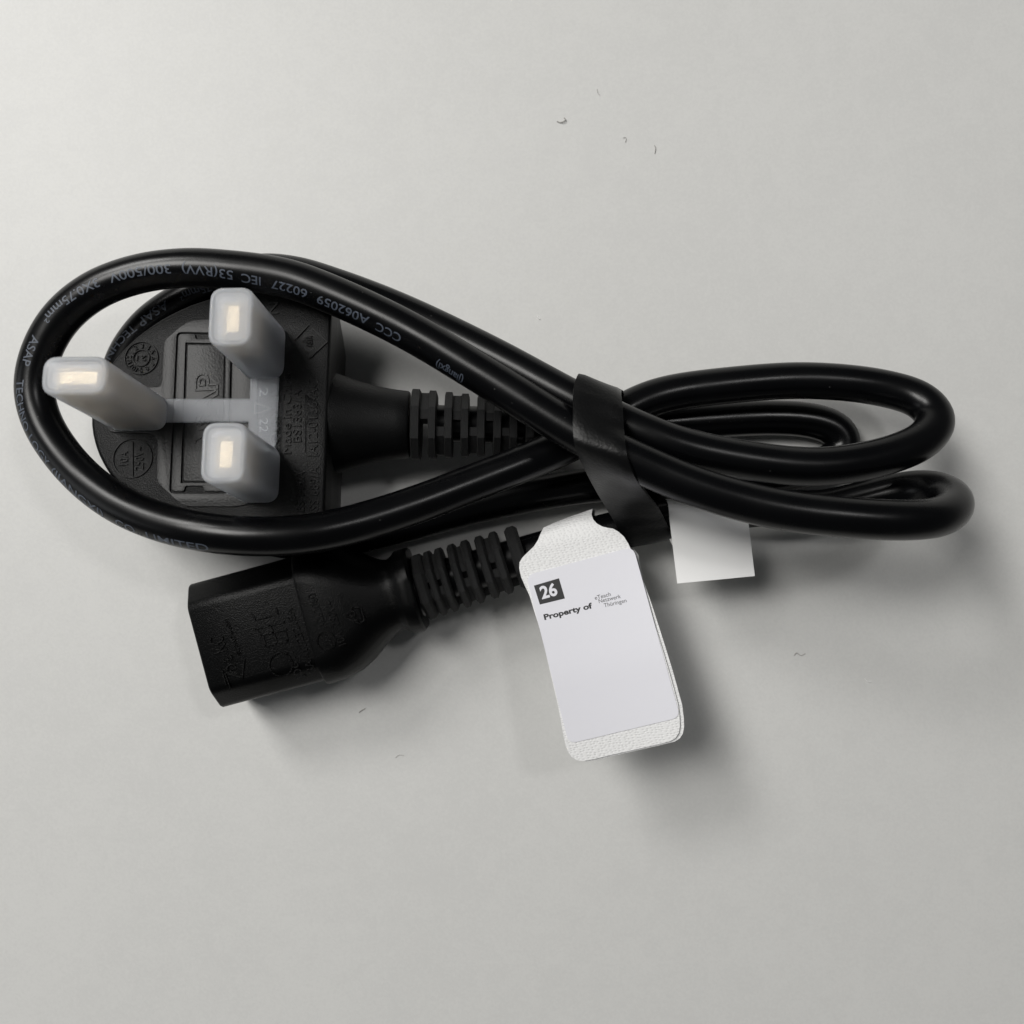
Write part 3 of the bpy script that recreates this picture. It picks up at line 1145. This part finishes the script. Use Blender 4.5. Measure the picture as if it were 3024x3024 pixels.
sticker = sheet('sticker', stk_px, tag_z, 0.10, M_paper, tag, 0.24)
sticker['label'] = 'white printed paper sticker numbered 26'


def on_sticker(bm, name, mat, dz):
    for k in range(1, 14):
        t = 110 + k * 12
        c = T0 + TD * t
        bmesh.ops.bisect_plane(bm, geom=bm.verts[:] + bm.edges[:] + bm.faces[:], plane_co=(c.x, c.y, 0), plane_no=(TD.x, TD.y, 0))
    for v in bm.verts:
        u_, v_ = v.co.x, v.co.y
        v.co = P(u_, v_, tag_z(u_, v_) + 0.24 + 0.10 + dz)
    me = bm_mesh(name, bm, 0)
    o = link(name, me, mat, sticker)
    return o


def px_text(s, a, b, cap, bold=0.0):
    """text in photo pixels (v axis points down, so letters stand to the right of travel)"""
    bm, w, _ = text2d(s, bold)
    a, b = Vector(a), Vector(b)
    d = b - a
    up = Vector((d.y, -d.x)).normalized() * cap
    for v in bm.verts:
        q = a + d * (v.co.x / w) + up * v.co.y
        v.co.x, v.co.y = q.x, q.y
    return bm


bm = bmesh.new()
bm.faces.new([bm.verts.new((*c14(*q), 0)) for q in [(379, 600), (538, 553), (576, 681), (417, 720)]])
o = on_sticker(bm, 'number_box', M_ink, 0.02)
on_sticker(px_text('26', c14(431, 684), c14(533, 656), 35, 0.03), 'printed_number', M_white_ink, 0.04)
on_sticker(px_text('Property of', c14(447, 817), c14(752, 741), 15.5, 0.035), 'printed_lettering', M_ink, 0.03)
for s, a, b in [('eTeach', (768, 690), (868, 664)), ('Netzwerk', (793, 711), (932, 678)), ('Th\u00fcringen', (826, 738), (968, 704))]:
    on_sticker(px_text(s, c14(*a), c14(*b), 11.5, 0.0), 'printed_lettering', M_greyink, 0.03)

# ------------------------------------------------------------------ blank white flag label on the cable
flag = bpy.data.objects.new('flag_label', None)
COL.objects.link(flag)
flag.empty_display_size = 0.01
flag.location = P(2090, 1527, 0) * MM
flag['label'] = 'blank white paper flag label stuck round the cable under the right loops'
flag['category'] = 'label'
FI = Matrix.Translation(-flag.location)
# cross profile: wraps the cable, then two leaves stuck together
ra = R_CABLE + 0.15
prof = []
A_, B_ = P(1968, 1530, 9.7), P(2195, 1523, 9.0)
for k in range(0, 25):
    a = math.radians(-60 + 285 * k / 24)          # around the cable, seen along it
    prof.append((-ra * math.cos(a), ra * math.sin(a)))   # (downwards in the picture, up)
# leaf direction: towards lower right of the picture, slightly rising
rows_t, rows_b = [], []
ax = (B_ - A_).normalized()
dn = Vector((0, 0, 1)).cross(ax)
dn = -dn if dn.y > 0 else dn
upv = Vector((0, 0, 1))
NW = 10
tl, tr = P(2000, 1723, 14.6), P(2229, 1701, 14.2)
grid = []
wl, wr = P(1966, 1492, 13.4), P(2194, 1485, 12.6)
for k in range(NW + 1):
    f = k / NW
    c = A_.lerp(B_, f)
    tip = tl.lerp(tr, f) + upv * (0.25 * math.sin(f * math.pi))
    top = c + upv * ra
    joint = top.lerp(tip, 0.42) - upv * 0.12
    line = [tip - upv * 0.11, tip.lerp(joint, 0.5) - upv * 0.06, joint]
    for q in range(15):
        a = math.radians(-52 - 218 * q / 14)       # underside, far side, over the top
        line.append(c + dn * (ra * math.cos(a)) + upv * (ra * math.sin(a)))
    for q in range(1, 7):
        line.append(top.lerp(tip, q / 6))
    grid.append(line)
m_ = len(grid[0])
V = [p for l in grid for p in l]
Fc = [(i * m_ + j, i * m_ + j + 1, (i + 1) * m_ + j + 1, (i + 1) * m_ + j) for i in range(NW) for j in range(m_ - 1)]
bm = bmesh.new()
vs = [bm.verts.new(p) for p in V]
for f in Fc:
    bm.faces.new([vs[i] for i in f])
me = bm_mesh('paper_wrap', bm, 0)
o = link('paper_wrap', me, M_flag, flag)
o.matrix_parent_inverse = FI
sd = o.modifiers.new('thickness', 'SOLIDIFY')
sd.thickness = 0.00008
sd.offset = 0.0

# ------------------------------------------------------------------ lint on the table
def lint(name, pts_px, r, mat, label):
    r *= 0.75
    p = catmull([P(u, v, z) for u, v, z in pts_px], 0.12)
    v, f = tube(p, r, 6)
    o = link(name, mesh_of(name, v, f, 60), mat)
    o['label'] = label
    o['category'] = 'lint'
    o['group'] = 'specks of lint on the table'
    return o


c6 = 400 / 1932


def k6(x, y, z=0.12):
    return (1600 + x * c6, 300 + y * c6, z)


lint('lint_fibre', [k6(215, 280), k6(255, 297), k6(300, 290, 0.3), k6(338, 260, 0.3), k6(318, 232)], 0.13, M_lint, 'small curled grey fibre on the table above the cord, topmost curl')
lint('lint_fibre', [k6(1605, 622), k6(1622, 660), k6(1612, 740)], 0.09, M_lint, 'short straight grey fibre standing alone right of the curled one')
lint('lint_fibre', [k6(1160, 520), k6(1185, 510), k6(1205, 530), k6(1190, 580)], 0.06, M_lint, 'faint hooked fibre between the curled and the straight ones')
lint('lint_fibre', [(2345, 1936, 0.1), (2352, 1928, 0.2), (2366, 1936, 0.1), (2378, 1930, 0.1)], 0.08, M_lint, 'tiny pale grey curl on the table right of the property tag')
lint('lint_fibre', [(1060, 2104, 0.12), (1068, 2098, 0.1), (1079, 2092, 0.1)], 0.13, M_lint, 'dark grey speck on the table below the appliance connector')
lint('lint_fibre', [(1168, 2238, 0.1), (1178, 2230, 0.1), (1192, 2231, 0.1)], 0.05, M_lint, 'thin curved hair on the table lower right of the connector')
lint('lint_fibre', [(1586, 934, 0.15), (1590, 939, 0.15), (1594, 942, 0.15)], 0.14, M_lintpale, 'bright white crumb on the table above the crossing strands')
lint('lint_fibre', [(2554, 2004, 0.1), (2561, 2012, 0.15), (2572, 2014, 0.1)], 0.10, M_lintpale, 'pale crumb far right on the table below the loops')
lint('lint_fibre', [(1763, 262, 0.1), (1766, 275, 0.1), (1772, 282, 0.1)], 0.06, M_lint, 'thin faint hair near the top of the table')
